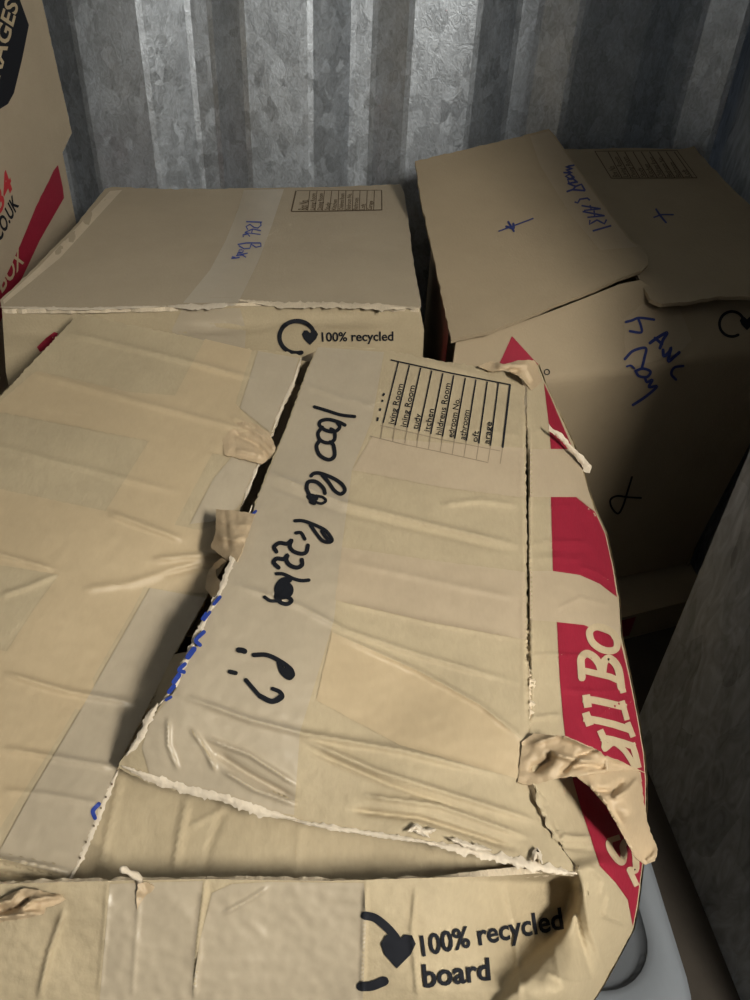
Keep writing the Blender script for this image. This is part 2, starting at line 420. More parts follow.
RF = sheet('flap', right_out, S_RIGHT, KRAFT, FB, step=2.5, thick=.0045, edge=RAW, jag=1.4, label='right top flap with handwriting and printed room list')
decal('clear_tape', [[(318, 347), (345, 349), (384, 352), (372, 420), (352, 470), (342, 546), (334, 620), (310, 700), (300, 732), (294, 815), (256, 810), (224, 798), (188, 789), (150, 776), (142, 748), (150, 722), (176, 690), (206, 622), (235, 560), (259, 495), (288, 425), (306, 375)]], S_RIGHT, CLEAR, RF, .0006, 2.6)
decal('packing_tape', [[(372, 437), (430, 442), (524, 448), (525, 498), (440, 487), (352, 470)], [(342, 547), (430, 560), (525, 572), (527, 640), (430, 622), (335, 600)]], S_RIGHT, TAPE_P, RF, .0009, 2.6, jag=.6)
decal('packing_tape', [[(332, 632), (420, 672), (480, 705), (527, 744), (530, 782), (470, 765), (400, 745), (316, 700)]], S_RIGHT, TAPE, RF, .0007, 2.6, jag=.6)
# handwriting
h4 = lambda p: zz(240, 390, .17333, p)
h5 = lambda p: zz(230, 500, .17333, p)
h3 = lambda p: zz(120, 450, .33333, p)
hand = [(h4([(430, 97), (500, 118), (580, 143), (662, 153)]), 3.0),
        (h4([(605, 202), (570, 185), (510, 170), (465, 180), (460, 205), (495, 232), (545, 240), (575, 215), (560, 185)]), 3.3),
        (h4([(475, 215), (450, 250), (465, 290), (510, 305), (545, 285), (545, 240), (525, 225)]), 3.3),
        (h4([(460, 290), (442, 325), (460, 375), (510, 402), (545, 380), (540, 320), (520, 300)]), 3.5),
        (h4([(410, 495), (430, 480), (470, 482), (540, 510), (590, 545), (605, 580), (580, 600), (545, 580), (510, 530), (475, 490)]), 3.4),
        (h4([(490, 595), (480, 565), (440, 530), (395, 530), (385, 565), (400, 605)]), 3.6),
        (h4([(395, 615), (420, 640), (440, 620), (400, 610), (430, 650), (410, 645)]), 4.0),
        (h4([(440, 610), (480, 620), (495, 640), (470, 655), (440, 648)]), 2.6),
        (h5([(375, 120), (420, 120), (480, 140), (550, 175), (588, 225), (575, 243), (535, 235), (500, 195), (465, 145)]), 3.2),
        (h5([(530, 180), (550, 210), (575, 235)]), 3.2),
        (h5([(380, 190), (410, 190), (432, 225)]), 3.2),
        (h5([(268, 298), (255, 270), (285, 248), (330, 252), (355, 232), (345, 265), (365, 295), (410, 310), (440, 300), (450, 262)]), 3.7),
        (h5([(280, 390), (252, 360), (270, 338), (310, 340), (332, 318), (325, 345), (345, 375), (385, 390), (415, 375), (415, 345)]), 3.9),
        (h5([(268, 425), (310, 428), (370, 455), (415, 465), (455, 462)]), 3.3),
        (h5([(340, 460), (300, 470), (275, 510), (290, 545), (340, 540), (345, 505), (310, 480), (300, 520), (330, 520)]), 6.0),
        (h5([(275, 520), (268, 560), (290, 590), (330, 600), (355, 580), (330, 560), (290, 565)]), 3.8),
        (h5([(200, 560), (230, 580), (265, 582), (290, 580)]), 3.2),
        (h3([(356, 600), (366, 601), (374, 604)]), 5.0), (h3([(330, 665), (338, 667), (347, 669)]), 4.0),
        (h3([(402, 615), (440, 615), (478, 632), (510, 655), (519, 672)]), 4.2), (h3([(478, 636), (488, 665), (507, 682), (517, 675)]), 5.2), (h3([(500, 660), (510, 672)]), 6.0),
        (zz(100, 680, .4, [(365, 0), (382, 20), (402, 41), (430, 55), (455, 44), (450, 30), (432, 22)]), 3.8), (zz(100, 680, .4, [(400, 40), (430, 53), (452, 42)]), 4.6)]
for a, b, lb in ((0, 4, 'black marker number 1000'), (4, 8, 'black marker word pcs'), (8, 17, 'black marker word puzzles'), (17, len(hand), 'black marker exclamation and question marks')):
    for q in ([hand[a:b]] if a < 17 else [[h] for h in hand[a:b]]): strokes('handwriting', [(l_, w_ * 1.12) for l_, w_ in q], S_RIGHT, INK, RF, .0019, label=lb)
# printed room list
h2 = lambda p: zz(370, 340, .21333, p)
tops = [(133, 103), (185, 118), (238, 130), (290, 143), (342, 155), (393, 165), (447, 178), (497, 185), (550, 195), (602, 203), (657, 210)]
bots = [(62, 388), (118, 400), (175, 410), (230, 428), (285, 440), (340, 452), (397, 462), (452, 472), (510, 485), (565, 495), (622, 505)]
ln = [(h2([(97, 93), (380, 155), (660, 210)]), 1.3)] + [(h2([a, b]), 1.35 if i < 10 else 1.9) for i, (a, b) in enumerate(zip(tops, bots))]
ln += [(h2([(68, 250), (60, 262)]), 2.0), (h2([(60, 280), (56, 290)]), 2.0), (h2([(50, 320), (46, 332)]), 1.8), (h2([(38, 362), (34, 380)]), 1.8)]
TB = strokes('printed_table', ln, S_RIGHT, PRINT, RF, .0014, curved=False)
rows = [('iving Room', 395, 208), ('ining Room', 408, 215), ('tudy', 420, 348), ('itchen', 430, 325), ('hildrens Room', 446, 205), ('edroom No.', 458, 275), ('athroom', 468, 330), ('oft', 480, 428), ('arage', 488, 385)]
items = []
for i, (s, y0, y1) in enumerate(rows):
    T, B = R(tops[i + 1], dtype=float), R(bots[i + 1], dtype=float)
    f = lambda y: T + (B - T) * (y - T[1]) / (B[1] - T[1]) + R([-7, 0])
    a, b = f(y0), f(y1); nn = R([-27, -5.])
    items.append((s, .004, [tuple(q) for q in h2([a, b, b + nn, a + nn])]))
lettering('printed_text', items, S_RIGHT, PRINT, TB, .0014)
faint = plain('faint_print', (.27, .215, .145), .7)
fl = [(h2([(0, 450), (160, 490), (330, 525), (555, 575)]), .9), (h2([(50, 400), (330, 465), (610, 520)]), .8)]
for i in range(11): fl.append((h2([bots[i], (bots[i][0] - 12, bots[i][1] + 75)]), .9))
strokes('faint_print', fl, S_RIGHT, faint, RF, .0012, curved=False, label='ink set off beside the printed list')

# torn white edge along the front of the right flap, and along the seam
def torn(name, path, S, w, mat, parent, off=.002, amp=1.0, seed=0, curl=.004, step=2.2):
    L = resample(path, step, False); rnd = random.Random(seed); V = []; F = []; n = 5
    for i, p in enumerate(L):
        a = L[max(0, i - 1)]; b = L[min(len(L) - 1, i + 1)]; t = (b - a) / np.linalg.norm(b - a); q = R([-t[1], t[0]])
        e = min(1, 4 * min(i, len(L) - 1 - i) / len(L) + .15)
        ww = w * e * (.75 + .5 * noise.noise(Vector((i * .23, seed, 0))) + .25 * rnd.random())
        for k in range(n):
            u = k / (n - 1) - .5
            sp = rnd.random() ** 4 * ww * .35 * (1 if k == n - 1 else -1 if k == 0 else 0)
            pp = p + q * (u * ww + sp + amp * .6 * noise.noise(Vector((i * .35, seed + k * .6, 4)))) + t * rnd.uniform(-.5, .5)
            V.append(S(pp, off + curl * .42 * (1 - (2 * u) ** 2) * (.5 + 1.2 * abs(noise.noise(Vector((i * .5, k * .9, seed))))) + rnd.uniform(0, .0006))[0])
    for i in range(len(L) - 1):
        for k in range(n - 1):
            a = i * n + k; F.append((a, a + 1, a + n + 1, a + n))
    return link(name, V, orient_each(R(V), F), mat, parent, True)
torn('torn_edge', [(122, 766), (150, 778), (188, 790), (224, 798), (260, 812), (300, 820)], S_RIGHT, 9, TORN, RF, .0006, 1.6, 3, .003)
torn('torn_edge', [(290, 820), (340, 829), (400, 838), (440, 844)], S_RIGHT, 5, TORN, RF, .0006, 1.4, 5, .003)
torn('torn_edge', [(420, 841), (478, 853), (530, 865), (560, 871), (580, 874)], S_RIGHT, 9, TORN, RF, .0006, 1.8, 7, curl=.004)
torn('torn_edge', [(252, 505), (240, 542), (222, 588), (205, 620), (190, 652), (175, 686), (158, 706)], S_RIGHT, 6, TORN, RF, .000, 1.5, 9, .003)
torn('torn_edge', [(158, 703), (150, 716), (140, 738), (126, 756)], S_RIGHT, 7, TORN, RF, .0008, 2.5, 11, .004)
for sd, pth in ((21, [(408, 832), (416, 826), (430, 838)]), (22, [(412, 829), (424, 832), (436, 829)]), (23, [(448, 838), (470, 846), (492, 850)]), (24, [(533, 862), (537, 850), (542, 864)])):
    torn('paper_shred', pth, S_RIGHT, 6, TORN, RF, .004, 1.2, sd, .006, 2)
torn('torn_edge', [(301, 358), (293, 383), (282, 406), (272, 432)], S_LEFT, 3, TORN, LF, .0005, 1, 13, .002)
torn('torn_edge', [(261, 458), (252, 480), (242, 505)], S_LEFT, 3, TORN, LF, .0005, 1, 14, .002)
torn('torn_edge', [(118, 770), (104, 802), (90, 836), (76, 868), (66, 886)], S_LEFT, 6, TORN, LF, .0006, .8, 15, .002)
fluting = decal('flute_hole', [zz(x, y, 1, [(-1, 0), (0, -1.6), (1, 0), (0, 1.6)]) for x, y in ((112, 784), (106, 797), (101, 808), (86, 842), (94, 826), (80, 858))], S_LEFT, PRINT_BR, LF, .0030, 2)
# ink marks crossing the torn seam
for bl in ([([(220, 597), (214, 604)], 3.5)], [([(210, 612), (204, 620)], 3), ([(206, 613), (202, 619)], 2.5)], [([(204, 632), (196, 640), (200, 645)], 4)], [([(194, 649), (188, 657)], 5.5)], [([(185, 664), (179, 670), (184, 672)], 4)], [([(179, 675), (174, 682)], 5)], [([(174, 686), (169, 692)], 4.5)], [([(171, 697), (166, 700)], 3)], [([(256, 511), (251, 516)], 2.6)]):
    strokes('handwriting', bl, S_RIGHT, BLUE, RF, .0052, label='blue marker letters along the torn seam')
strokes('handwriting', [([(99, 804), (93, 811), (95, 818)], 4.2)], S_LEFT, BLUE, LF, .0022, label='blue ink mark')

# lower flap under the right one
S_INNER = Surf([top(100, 770, -.014), top(560, 865, -.016), top(0, 880, -.010), top(560, 880, -.016), top(100, 876, -.016), top(330, 878, -.016), top(300, 640, -.03), top(-200, 870, -.012), top(300, 830, -.011)],
               creases([([(122, 772), (112, 815), (100, 868)], 3, .002), ([(188, 796), (180, 835), (174, 872)], 4, .003), ([(224, 808), (208, 850), (205, 872)], 4, -.0015), ([(188, 828), (210, 816), (226, 808)], 3, .0018), ([(300, 824), (297, 872)], 4, .001)], rough=.0014, f=.02, s=4, fine=.0005))
sheet('flap', [(20, 882), (0, 770), (118, 660), (300, 640), (520, 720), (560, 800), (577, 872), (500, 880), (300, 884), (140, 884)], S_INNER, KRAFT, FB, step=4, thick=.0045, edge=RAW, jag=.8, label='lower inner flap at the front')
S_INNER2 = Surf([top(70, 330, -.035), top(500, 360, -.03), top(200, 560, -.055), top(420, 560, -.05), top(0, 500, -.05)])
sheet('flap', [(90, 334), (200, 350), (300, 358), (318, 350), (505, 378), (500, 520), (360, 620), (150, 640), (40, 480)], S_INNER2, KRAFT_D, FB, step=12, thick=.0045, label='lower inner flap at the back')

# front and right walls of the crushed box, bulging outwards
body_cr = creases([
    ([(531, 392), (531, 560), (533, 735)], 2, .0022), ([(528, 392), (528, 560), (530, 735)], 2, -.004),
    ([(529, 545), (553, 541), (590, 543)], 3, .003), ([(530, 553), (553, 550), (590, 552)], 3, -.002), ([(530, 560), (552, 558), (582, 560)], 3, .002), ([(527, 656), (559, 655), (600, 658)], 3, .003), ([(530, 718), (562, 715)], 3, .003), ([(531, 505), (576, 506)], 3, .0015), ([(585, 505), (600, 520), (606, 530)], 3, .002),
    ([(578, 566), (596, 572), (612, 582)], 3, .002), ([(560, 690), (600, 692), (620, 690)], 3, .002), ([(600, 715), (625, 700), (636, 705)], 2, .0025), ([(531, 432), (551, 430)], 3, .002), ([(533, 395), (548, 393)], 3, .002), ([(556, 610), (580, 598), (612, 606)], 3, .002), ([(560, 836), (592, 838)], 3, .004), ([(556, 846), (596, 850)], 3, -.002),
    ([(65, 908), (50, 950), (38, 1000)], 4, .0035), ([(108, 878), (104, 940), (98, 1000)], 3, .0012), ([(206, 876), (198, 940), (194, 1000)], 3, .0025), ([(140, 885), (132, 1000)], 3, .0008), ([(366, 880), (364, 930), (362, 1000)], 2.5, .002), ([(416, 885), (412, 930), (418, 1000)], 3, .002),
    ([(222, 914), (245, 902), (270, 886)], 2.5, .002), ([(505, 880), (515, 930), (520, 1000)], 4, .003), ([(582, 880), (590, 930), (606, 975)], 5, .004), ([(572, 890), (580, 935), (594, 985)], 5, -.0045), ([(610, 890), (605, 915), (632, 925)], 4, .003), ([(552, 935), (560, 980), (570, 1000)], 4, .002), ([(590, 866), (604, 880), (600, 900)], 4, .003), ([(540, 970), (575, 985), (600, 978)], 3, .002)],
    rough=.002, f=.02, s=12, fine=.0007, raised=[([(562, 862), (572, 890), (566, 912), (550, 938), (530, 962), (500, 990), (440, 1050), (600, 1080), (720, 930), (640, 860), (600, 850)], 14, .010)])
def frt(px, py, d=0): return (px, py, tp(px, py, -.4815 - .007 + .87 * (-.212) + .2 * .212 + d, 1.07))
def body_d(p):
    d = body_cr(p); x, y = p[:, 0], p[:, 1]
    bx = np.interp(y, [860, 890, 912, 938, 962, 1000], [568, 572, 566, 549, 524, 486])
    u = np.clip((x - bx + 140) / 140, 0, 1) ** 1.6 * np.clip(1 - (x - bx) / 9, 0, 1)
    return d - .030 * u * np.clip((990 - y) / 70, 0, 1) * np.clip((y - 872) / 10, 0, 1)
S_BODY = Surf([top(521, 366, -.002), top(528, 388, 0), top(528, 470, 0), top(529, 560, 0), top(531, 650), top(532, 740, 0), top(542, 800, -.002), top(560, 840, -.004), top(582, 871, -.004),
               top(537, 362, -.02), top(560, 415, -.045), top(590, 470, -.075), top(606, 534, -.085), top(620, 600, -.088), top(630, 677, -.088), top(644, 754, -.088), top(646, 808, -.088), top(643, 864, -.086), top(633, 930, -.084),
               top(551, 448, -.022), top(553, 570, -.022), top(562, 700, -.026), top(590, 835, -.022), top(604, 868, -.024), top(590, 600, -.05), top(600, 700, -.05),
               top(566, 880, -.008), frt(400, 879), frt(200, 879), frt(0, 880), frt(-200, 882), frt(400, 1020), frt(200, 1020), frt(0, 1020), frt(-200, 1020), frt(300, 940, .002), frt(500, 1020, .004), frt(480, 930, -.006), top(545, 930, -.040), frt(560, 990, .010), top(606, 975, -.082), top(590, 1020, -.092), top(580, 915, -.03)], body_d)
body_out = [(519, 366), (530, 361), (538, 365), (545, 383), (560, 415), (574, 445), (583, 474), (595, 510), (606, 534), (613, 565), (619, 600), (621, 635), (630, 677), (637, 712), (644, 754), (646, 780), (646, 808), (643, 864), (638, 904), (633, 930), (616, 962), (604, 984), (594, 1000), (582, 1020),
            (300, 1022), (0, 1024), (-330, 1026), (-330, 890), (0, 884), (60, 882), (200, 879), (330, 881), (420, 878), (500, 876), (560, 872), (579, 870), (570, 858), (556, 840), (542, 815), (533, 784), (530, 740), (529, 560), (527, 388)]
BODY = sheet('side_panel', body_out, S_BODY, KRAFT, FB, step=2.7, thick=.0045, edge=RAW, jag=.5, label='bulging front and right walls')
red = [[(544, 383), (546, 400), (549, 425), (551, 449), (573, 449), (562, 424), (551, 398)],
       [(551, 497), (576, 497), (586, 505), (595, 512), (605, 534), (612, 565), (617, 597), (600, 584), (580, 575), (553, 571)],
       [(557, 622), (584, 625), (594, 629), (608, 634), (620, 640), (629, 677), (636, 712), (643, 754), (645, 780), (645, 808), (642, 864), (637, 904), (633, 926), (628, 900), (616, 883), (600, 866), (590, 835), (580, 805), (573, 780), (567, 750), (563, 715), (560, 680)]]
decal('printed_band', red, S_BODY, RED, BODY, .0009, 2.6, label='red printed band')
decal('packing_tape', [[(530, 449), (574, 449), (580, 462), (584, 474), (594, 511), (577, 497), (530, 497)], [(530, 571), (553, 571), (580, 575), (600, 584), (617, 598), (619, 610), (620, 638), (606, 633), (594, 629), (584, 625), (557, 622), (530, 620)]], S_BODY, TAPE_P, BODY, .0011, 2.6)
# slab lettering of the band
b1 = lambda p: zz(540, 600, .16, p)
b2 = lambda p: zz(520, 700, .2, p)
b3 = lambda p: zz(540, 840, .2, p)
KP = board('kraft_print', (.45, .36, .23))
def slab(parts, lb):
    o = None
    for pts, w, cv in parts:
        q = strokes('printed_text' if o is None else 'letter_stroke', [(pts, w * 1.12)], S_BODY, KP, o or BODY, .0021, curved=cv, label=lb if o is None else None)
        o = o or q
slab_words = [
    ([(b1([(455, 205), (400, 175), (345, 170), (310, 200), (325, 260), (380, 305), (440, 318), (478, 300), (480, 250), (455, 205)]), 6.2, True)], 'kraft coloured letter o'),
    ([(b1([(240, 435), (300, 447), (440, 480), (500, 508), (522, 580)]), 5.6, False), (b1([(262, 485), (258, 420), (258, 365), (290, 335), (335, 355), (370, 400), (385, 450)]), 6.8, True), (b1([(390, 460), (400, 390), (430, 365), (470, 395), (495, 450), (508, 545)]), 7, True)], 'kraft coloured letter B'),
    ([(b1([(268, 618), (340, 626), (420, 643), (540, 672)]), 6.4, False), (b1([(288, 592), (300, 672)]), 7, False), (b1([(512, 630), (545, 750)]), 5, False)], 'kraft coloured letter l'),
    ([(b2([(318, 90), (400, 105), (470, 122), (555, 150)]), 6.4, False), (b2([(328, 62), (350, 128)]), 7, False), (b2([(538, 112), (566, 185)]), 5, False)], 'kraft coloured letter l'),
    ([(b2([(400, 150), (425, 205)]), 6, False), (b2([(405, 188), (460, 198), (520, 215), (575, 235)]), 6, False), (b2([(420, 235), (430, 200), (470, 205)]), 5, True), (b2([(560, 215), (578, 275), (594, 340)]), 5.4, False), (b2([(425, 245), (470, 215), (520, 250), (555, 300), (570, 330)]), 5, True)], 'kraft coloured letter a'),
    ([(b3([(345, 15), (352, 45), (385, 95), (412, 110), (420, 70), (415, 30), (435, 5), (470, 40), (480, 110), (478, 150), (450, 150)]), 6, True), (b3([(445, 145), (485, 230)]), 5, False), (b3([(400, -15), (340, 5)]), 5, False)], 'kraft coloured letter S')]
for pr, lb in slab_words: slab(pr, lb)
# recycling mark and words
heart = [(0, 12), (-9, 3), (-12, -4), (-9, -9.5), (-4, -10), (0, -6), (4, -10), (9, -9.5), (12, -4), (9, 3)]
f1 = lambda p: zz(340, 890, .32, p)
mk = strokes('recycling_mark', [(f1([(78, 80), (110, 88), (145, 115), (175, 150), (182, 175)]), 8.5), (f1([(66, 302), (100, 300), (138, 285)]), 9.5)], S_BODY, PRINT, BODY, .0014)
decal('recycling_heart', [[(398 + x * 1.45 - .1 * y, 950 + y * 1.55) for x, y in heart]], S_BODY, PRINT, mk, .0014, 3)
lettering('printed_text', [('100% recycled', .022, [tuple(q) for q in f1([(258, 207), (700, 120), (690, 55), (250, 145)])]), ('board', .022, [tuple(q) for q in f1([(262, 305), (472, 280), (466, 212), (256, 235)])])], S_BODY, PRINT, BODY, .0014, label='100% recycled board')
decal('clear_tape', [[(212, 893), (232, 884), (270, 882), (364, 883), (366, 925), (362, 1018), (188, 1018), (200, 940)], [(110, 884), (203, 881), (196, 940), (190, 1018), (98, 1018)]], S_BODY, CLEAR, BODY, .0006, 2.6)

# hidden walls down to the floor
rim_px = body_out[2:24] + [(x, 1020 + (582 - x) * .004) for x in range(560, -331, -20)]
rim = [S_BODY(p)[0] for p in rim_px] + [pt(-345, 800, tp(-345, 800, A0, C0)), pt(-250, 688, tp(-250, 688, A0, C0)), pt(0, 397, tp(0, 397, A0 - .006, C0)), pt(66, 334, tp(66, 334, A0 - .006, C0)),
       pt(302, 362, tp(302, 362, A0 - .012, C0)), pt(515, 378, tp(515, 378, A0 - .008, C0))]
cen = np.mean(R(rim), 0); V = []; F = []
for p in rim:
    o = (p - cen) * R([1, 1, 0])
    for k, (s_, zf) in enumerate(((.004, -.004), (-.03, .1), (-.37, .5), (-.39, 1))):
        q = p + o * R([s_ if o[0] > 0 else s_ * .12, s_ * .12, 0]); q[2] = p[2] * (1 - zf) + .002 * zf - (.001 if k == 0 else 0); V.append(q)
n = len(rim)
for i in range(n):
    j = (i + 1) % n
    for k in range(3): F.append((4 * i + k, 4 * j + k, 4 * j + k + 1, 4 * i + k + 1))
F.append(tuple(4 * i + 3 for i in range(n)))
link('carton_wall', V, F, KRAFT, FB, False)

# torn pieces of tape
def scrap(name, outline, ctrl, mat, parent, lst, rough=.003, f=.04, s=0, step=2.4, thick=.0008, jag=1.0, label=None, crk=.55):
    S = Surf(ctrl, creases(lst, rough * .5, f, s, .0004, crinkle=.0042 * crk, cf=.055)); return sheet(name, outline, S, mat, parent, step, thick, None, jag, 0, label)
tab_c = [top(215, 510, .016), top(255, 515, .026), top(238, 560, .030), top(210, 545, .010), top(232, 535, .030)]
scrap('torn_tape', [(216, 509), (236, 511), (255, 514), (249, 532), (240, 556), (237, 562), (226, 559), (211, 548), (216, 530)], tab_c, TORN_TAPE, RF,
      [([(218, 520), (235, 526), (252, 524)], 3, .002), ([(216, 536), (232, 540), (246, 538)], 3, .0025), ([(225, 512), (228, 550)], 4, -.002)], .002, .06, 3, label='torn tape tab bridging the seam')
scrap('torn_tape', [(222, 558), (214, 563), (207, 575), (205, 588), (212, 597), (220, 600), (228, 584), (222, 582), (216, 577), (216, 570), (226, 561)],
      [top(222, 558, .020), top(206, 582, .004), top(228, 586, .032), top(214, 597, .01), top(216, 574, -.002)], TORN_TAPE, RF, [], .002, .06, 6, 2.5, label='curled torn tape at the seam')
scrap('torn_tape', [(222, 440), (240, 420), (256, 424), (270, 434), (276, 448), (274, 456), (262, 464), (238, 458), (224, 455)],
      [top(225, 448, .003), top(245, 422, .004), top(276, 446, .004), top(268, 462, .0), top(245, 455, .004)], TORN_TAPE, LF,
      [([(240, 422), (262, 436), (276, 450)], 2.5, .004), ([(232, 432), (256, 444), (270, 458)], 2.5, -.004), ([(236, 450), (262, 456)], 2.5, .003)], .0015, .06, 9, label='wrinkled tape at the seam')
# crumpled strip over the right fold
cr = [([(530, 745), (560, 735), (600, 752), (642, 772)], 4, .004), ([(545, 752), (575, 760), (596, 762)], 4, .006), ([(560, 775), (580, 755), (600, 748)], 4, -.006), ([(580, 775), (610, 770), (640, 768)], 3, .004), ([(606, 760), (608, 772)], 3, .004), ([(530, 772), (548, 760), (552, 750)], 6, -.008), ([(570, 768), (590, 764), (604, 770)], 4, -.004)]
CRUMP = [top(524, 745, .004), top(520, 782, .002), top(545, 735, .008), top(562, 777, .012), top(600, 752, .012), top(642, 772, -.030), top(578, 775, .014), top(600, 770, .006)]
scrap('torn_tape', [(522, 742), (534, 733), (548, 735), (566, 737), (582, 744), (598, 750), (604, 756), (622, 762), (636, 768), (646, 773), (634, 770), (612, 771), (580, 776), (562, 777), (545, 782), (528, 785), (518, 782)], CRUMP, TORN_TAPE, BODY, cr, .004, .05, 2, 2.2, crk=.35, label='crumpled tape across the right fold')
scrap('torn_tape', [(576, 775), (600, 771), (630, 768), (641, 772), (643, 795), (647, 820), (652, 836), (658, 850), (655, 861), (646, 865), (636, 858), (626, 842), (617, 822), (606, 806), (592, 790)],
      [top(576, 775, .014), top(641, 772, -.028), top(610, 790, .008), top(645, 820, -.030), top(656, 856, -.04), top(640, 862, -.03), top(615, 820, .0), top(630, 815, .004)], TORN_TAPE, BODY,
      [([(588, 782), (606, 803), (626, 838), (640, 862)], 2.5, .006), ([(590, 790), (612, 792), (624, 780)], 4, -.006), ([(612, 800), (628, 790), (638, 778)], 4, .004), ([(646, 862), (654, 855), (657, 848)], 3, .004)], .003, .05, 5, 2.2, crk=.25, label='loose torn tape end hanging over the red band')
torn('torn_edge', [(536, 786), (543, 806), (552, 828), (566, 848)], S_BODY, 9, KRAFT, BODY, .003, 3, 31, .006)
scrap('torn_tape', [(549, 424), (553, 429), (562, 433), (572, 446), (582, 455), (592, 466), (590, 473), (582, 472), (584, 468), (574, 455), (564, 444), (556, 436), (549, 431)],
      [top(549, 428, -.004), top(560, 434, -.015), top(592, 468, -.06), top(582, 472, -.062), top(572, 450, -.035)], TORN, BODY, [([(552, 430), (570, 446), (588, 468)], 2, .004)], .002, .06, 7, 2.5, label='peeling tape edge')
# crumpled paper at the back right corner
scrap('torn_corner', [(478, 366), (490, 361), (505, 364), (520, 360), (534, 360), (543, 382), (532, 390), (522, 378), (508, 370), (490, 371)],
      [top(480, 366, .004), top(505, 366, .008), top(534, 362, .006), top(542, 382, -.02), top(526, 386, .006)], TORN_TAPE, BODY, [([(495, 366), (515, 366), (530, 364)], 3, .006), ([(525, 364), (534, 385)], 3, .005), ([(505, 372), (520, 370)], 3, -.005)], .004, .07, 4, 2.5, label='crumpled torn corner')
# crumpled paper at the front end of the left flap
scrap('torn_tape', [(-60, 905), (0, 899), (14, 892), (26, 888), (38, 890), (52, 894), (66, 894), (68, 898), (58, 904), (46, 908), (44, 914), (34, 917), (22, 919), (0, 922), (-60, 926)],
      [top(-60, 905, 0.018), top(0, 896, 0.022), top(30, 890, 0.028), top(68, 895, 0.020), top(44, 912, 0.026), top(0, 920, 0.024), top(-60, 925, 0.022), top(20, 905, 0.030)], TORN_TAPE, LF,
      [([(-10, 905), (12, 900), (20, 890)], 3, .006), ([(20, 910), (32, 900), (48, 898), (62, 896)], 3, .006), ([(0, 912), (20, 906), (30, 898)], 3, -.008), ([(-20, 918), (10, 916), (40, 912)], 3, .005)], .004, .06, 8, 2.2, label='crumpled brown tape at the flap end')
# little spike of glue and tape on the front edge
def spike():
    base = S_BODY((139, 884), .0)[0]; V = []; F = []
    tip = base + R([-.004, -.002, .020])
    pts = [(0, .0020), (.25, .0016), (.5, .0024), (.7, .0012), (.88, .0022), (1, .0008)]
    for u, r in pts:
        c = base + (tip - base) * u + R([.002 * math.sin(u * 5), .001, 0])
        for k in range(8): V.append(c + R([r * math.cos(k * .785), r * math.sin(k * .785), 0]))
    for i in range(len(pts) - 1):
        for k in range(8): F.append((i * 8 + k, i * 8 + (k + 1) % 8, (i + 1) * 8 + (k + 1) % 8, (i + 1) * 8 + k))
    F += [tuple(reversed(range(8))), tuple(range((len(pts) - 1) * 8, len(pts) * 8))]
    link('torn_tape', V, F, TORN, BODY, True, None, 'upright sliver of torn tape')
    scrap('torn_tape', [(138, 884), (146, 882), (154, 886), (152, 892), (146, 895), (141, 902), (137, 910), (136, 900)], [frt(138, 884, .004), frt(152, 888, .003), frt(138, 908, .003)], TORN_TAPE, BODY, [], .002, .09, 1, 2.5)
spike()

# ================================================================== BOX AT THE BACK LEFT
HL = -.34
LB = thing('cardboard_box', (-.15, 1.02, 0), 'closed cardboard box by the steel wall, blue writing on the clear tape of its top', 'box', 'cardboard moving boxes')
c_rl, c_rr = pt(105, 187, tz(105, 187, HL)), pt(400, 186, tz(400, 186, HL)); c_fr, c_fl = pt(420, 305, tz(420, 305, HL)), pt(0, 308, tz(0, 308, HL))
def hl(px, py, d=0.): return (px, py, tz(px, py, HL + d))
S_LTOP = Surf([hl(105, 187), hl(400, 186), hl(420, 305, -.002), hl(0, 307), hl(210, 305, .001), hl(240, 240, .004), hl(350, 240, .003), hl(110, 250, .003)],
              creases([([(108, 195), (70, 240), (0, 300)], 4, .003), ([(90, 268), (60, 300)], 3, .0012), ([(105, 280), (70, 305)], 3, .001), ([(90, 255), (180, 262)], 3, .001), ([(130, 262), (145, 254)], 2, .001), ([(180, 297), (420, 300)], 3, -.001)], rough=.0012, f=.02, s=20))
ltop = [(105, 189), (112, 187), (180, 189), (250, 188), (330, 187), (400, 184), (404, 192), (409, 225), (414, 265), (421, 304), (419, 308), (320, 304), (235, 303), (170, 307), (60, 309), (2, 309), (0, 300), (30, 272), (75, 226)]
sheet('flap', ltop, S_LTOP, KRAFT_B, LB, step=6, thick=.005, edge=RAW, jag=.9, label='closed top with printed room list')
decal('clear_tape', [[(244, 190), (284, 189), (272, 225), (258, 262), (238, 303), (183, 303), (210, 270), (226, 240), (238, 210)]], S_LTOP, CLEAR, LB, .0007, 5)
decal('clear_tape', [[(110, 191), (122, 190), (60, 258), (4, 304), (3, 300), (40, 266), (80, 224)]], S_LTOP, board('worn_tape', (.52, .43, .31), rough=.45, spec=.4, var=.12), LB, .0007, 5)
l6 = lambda p: zz(220, 180, .26667, p)
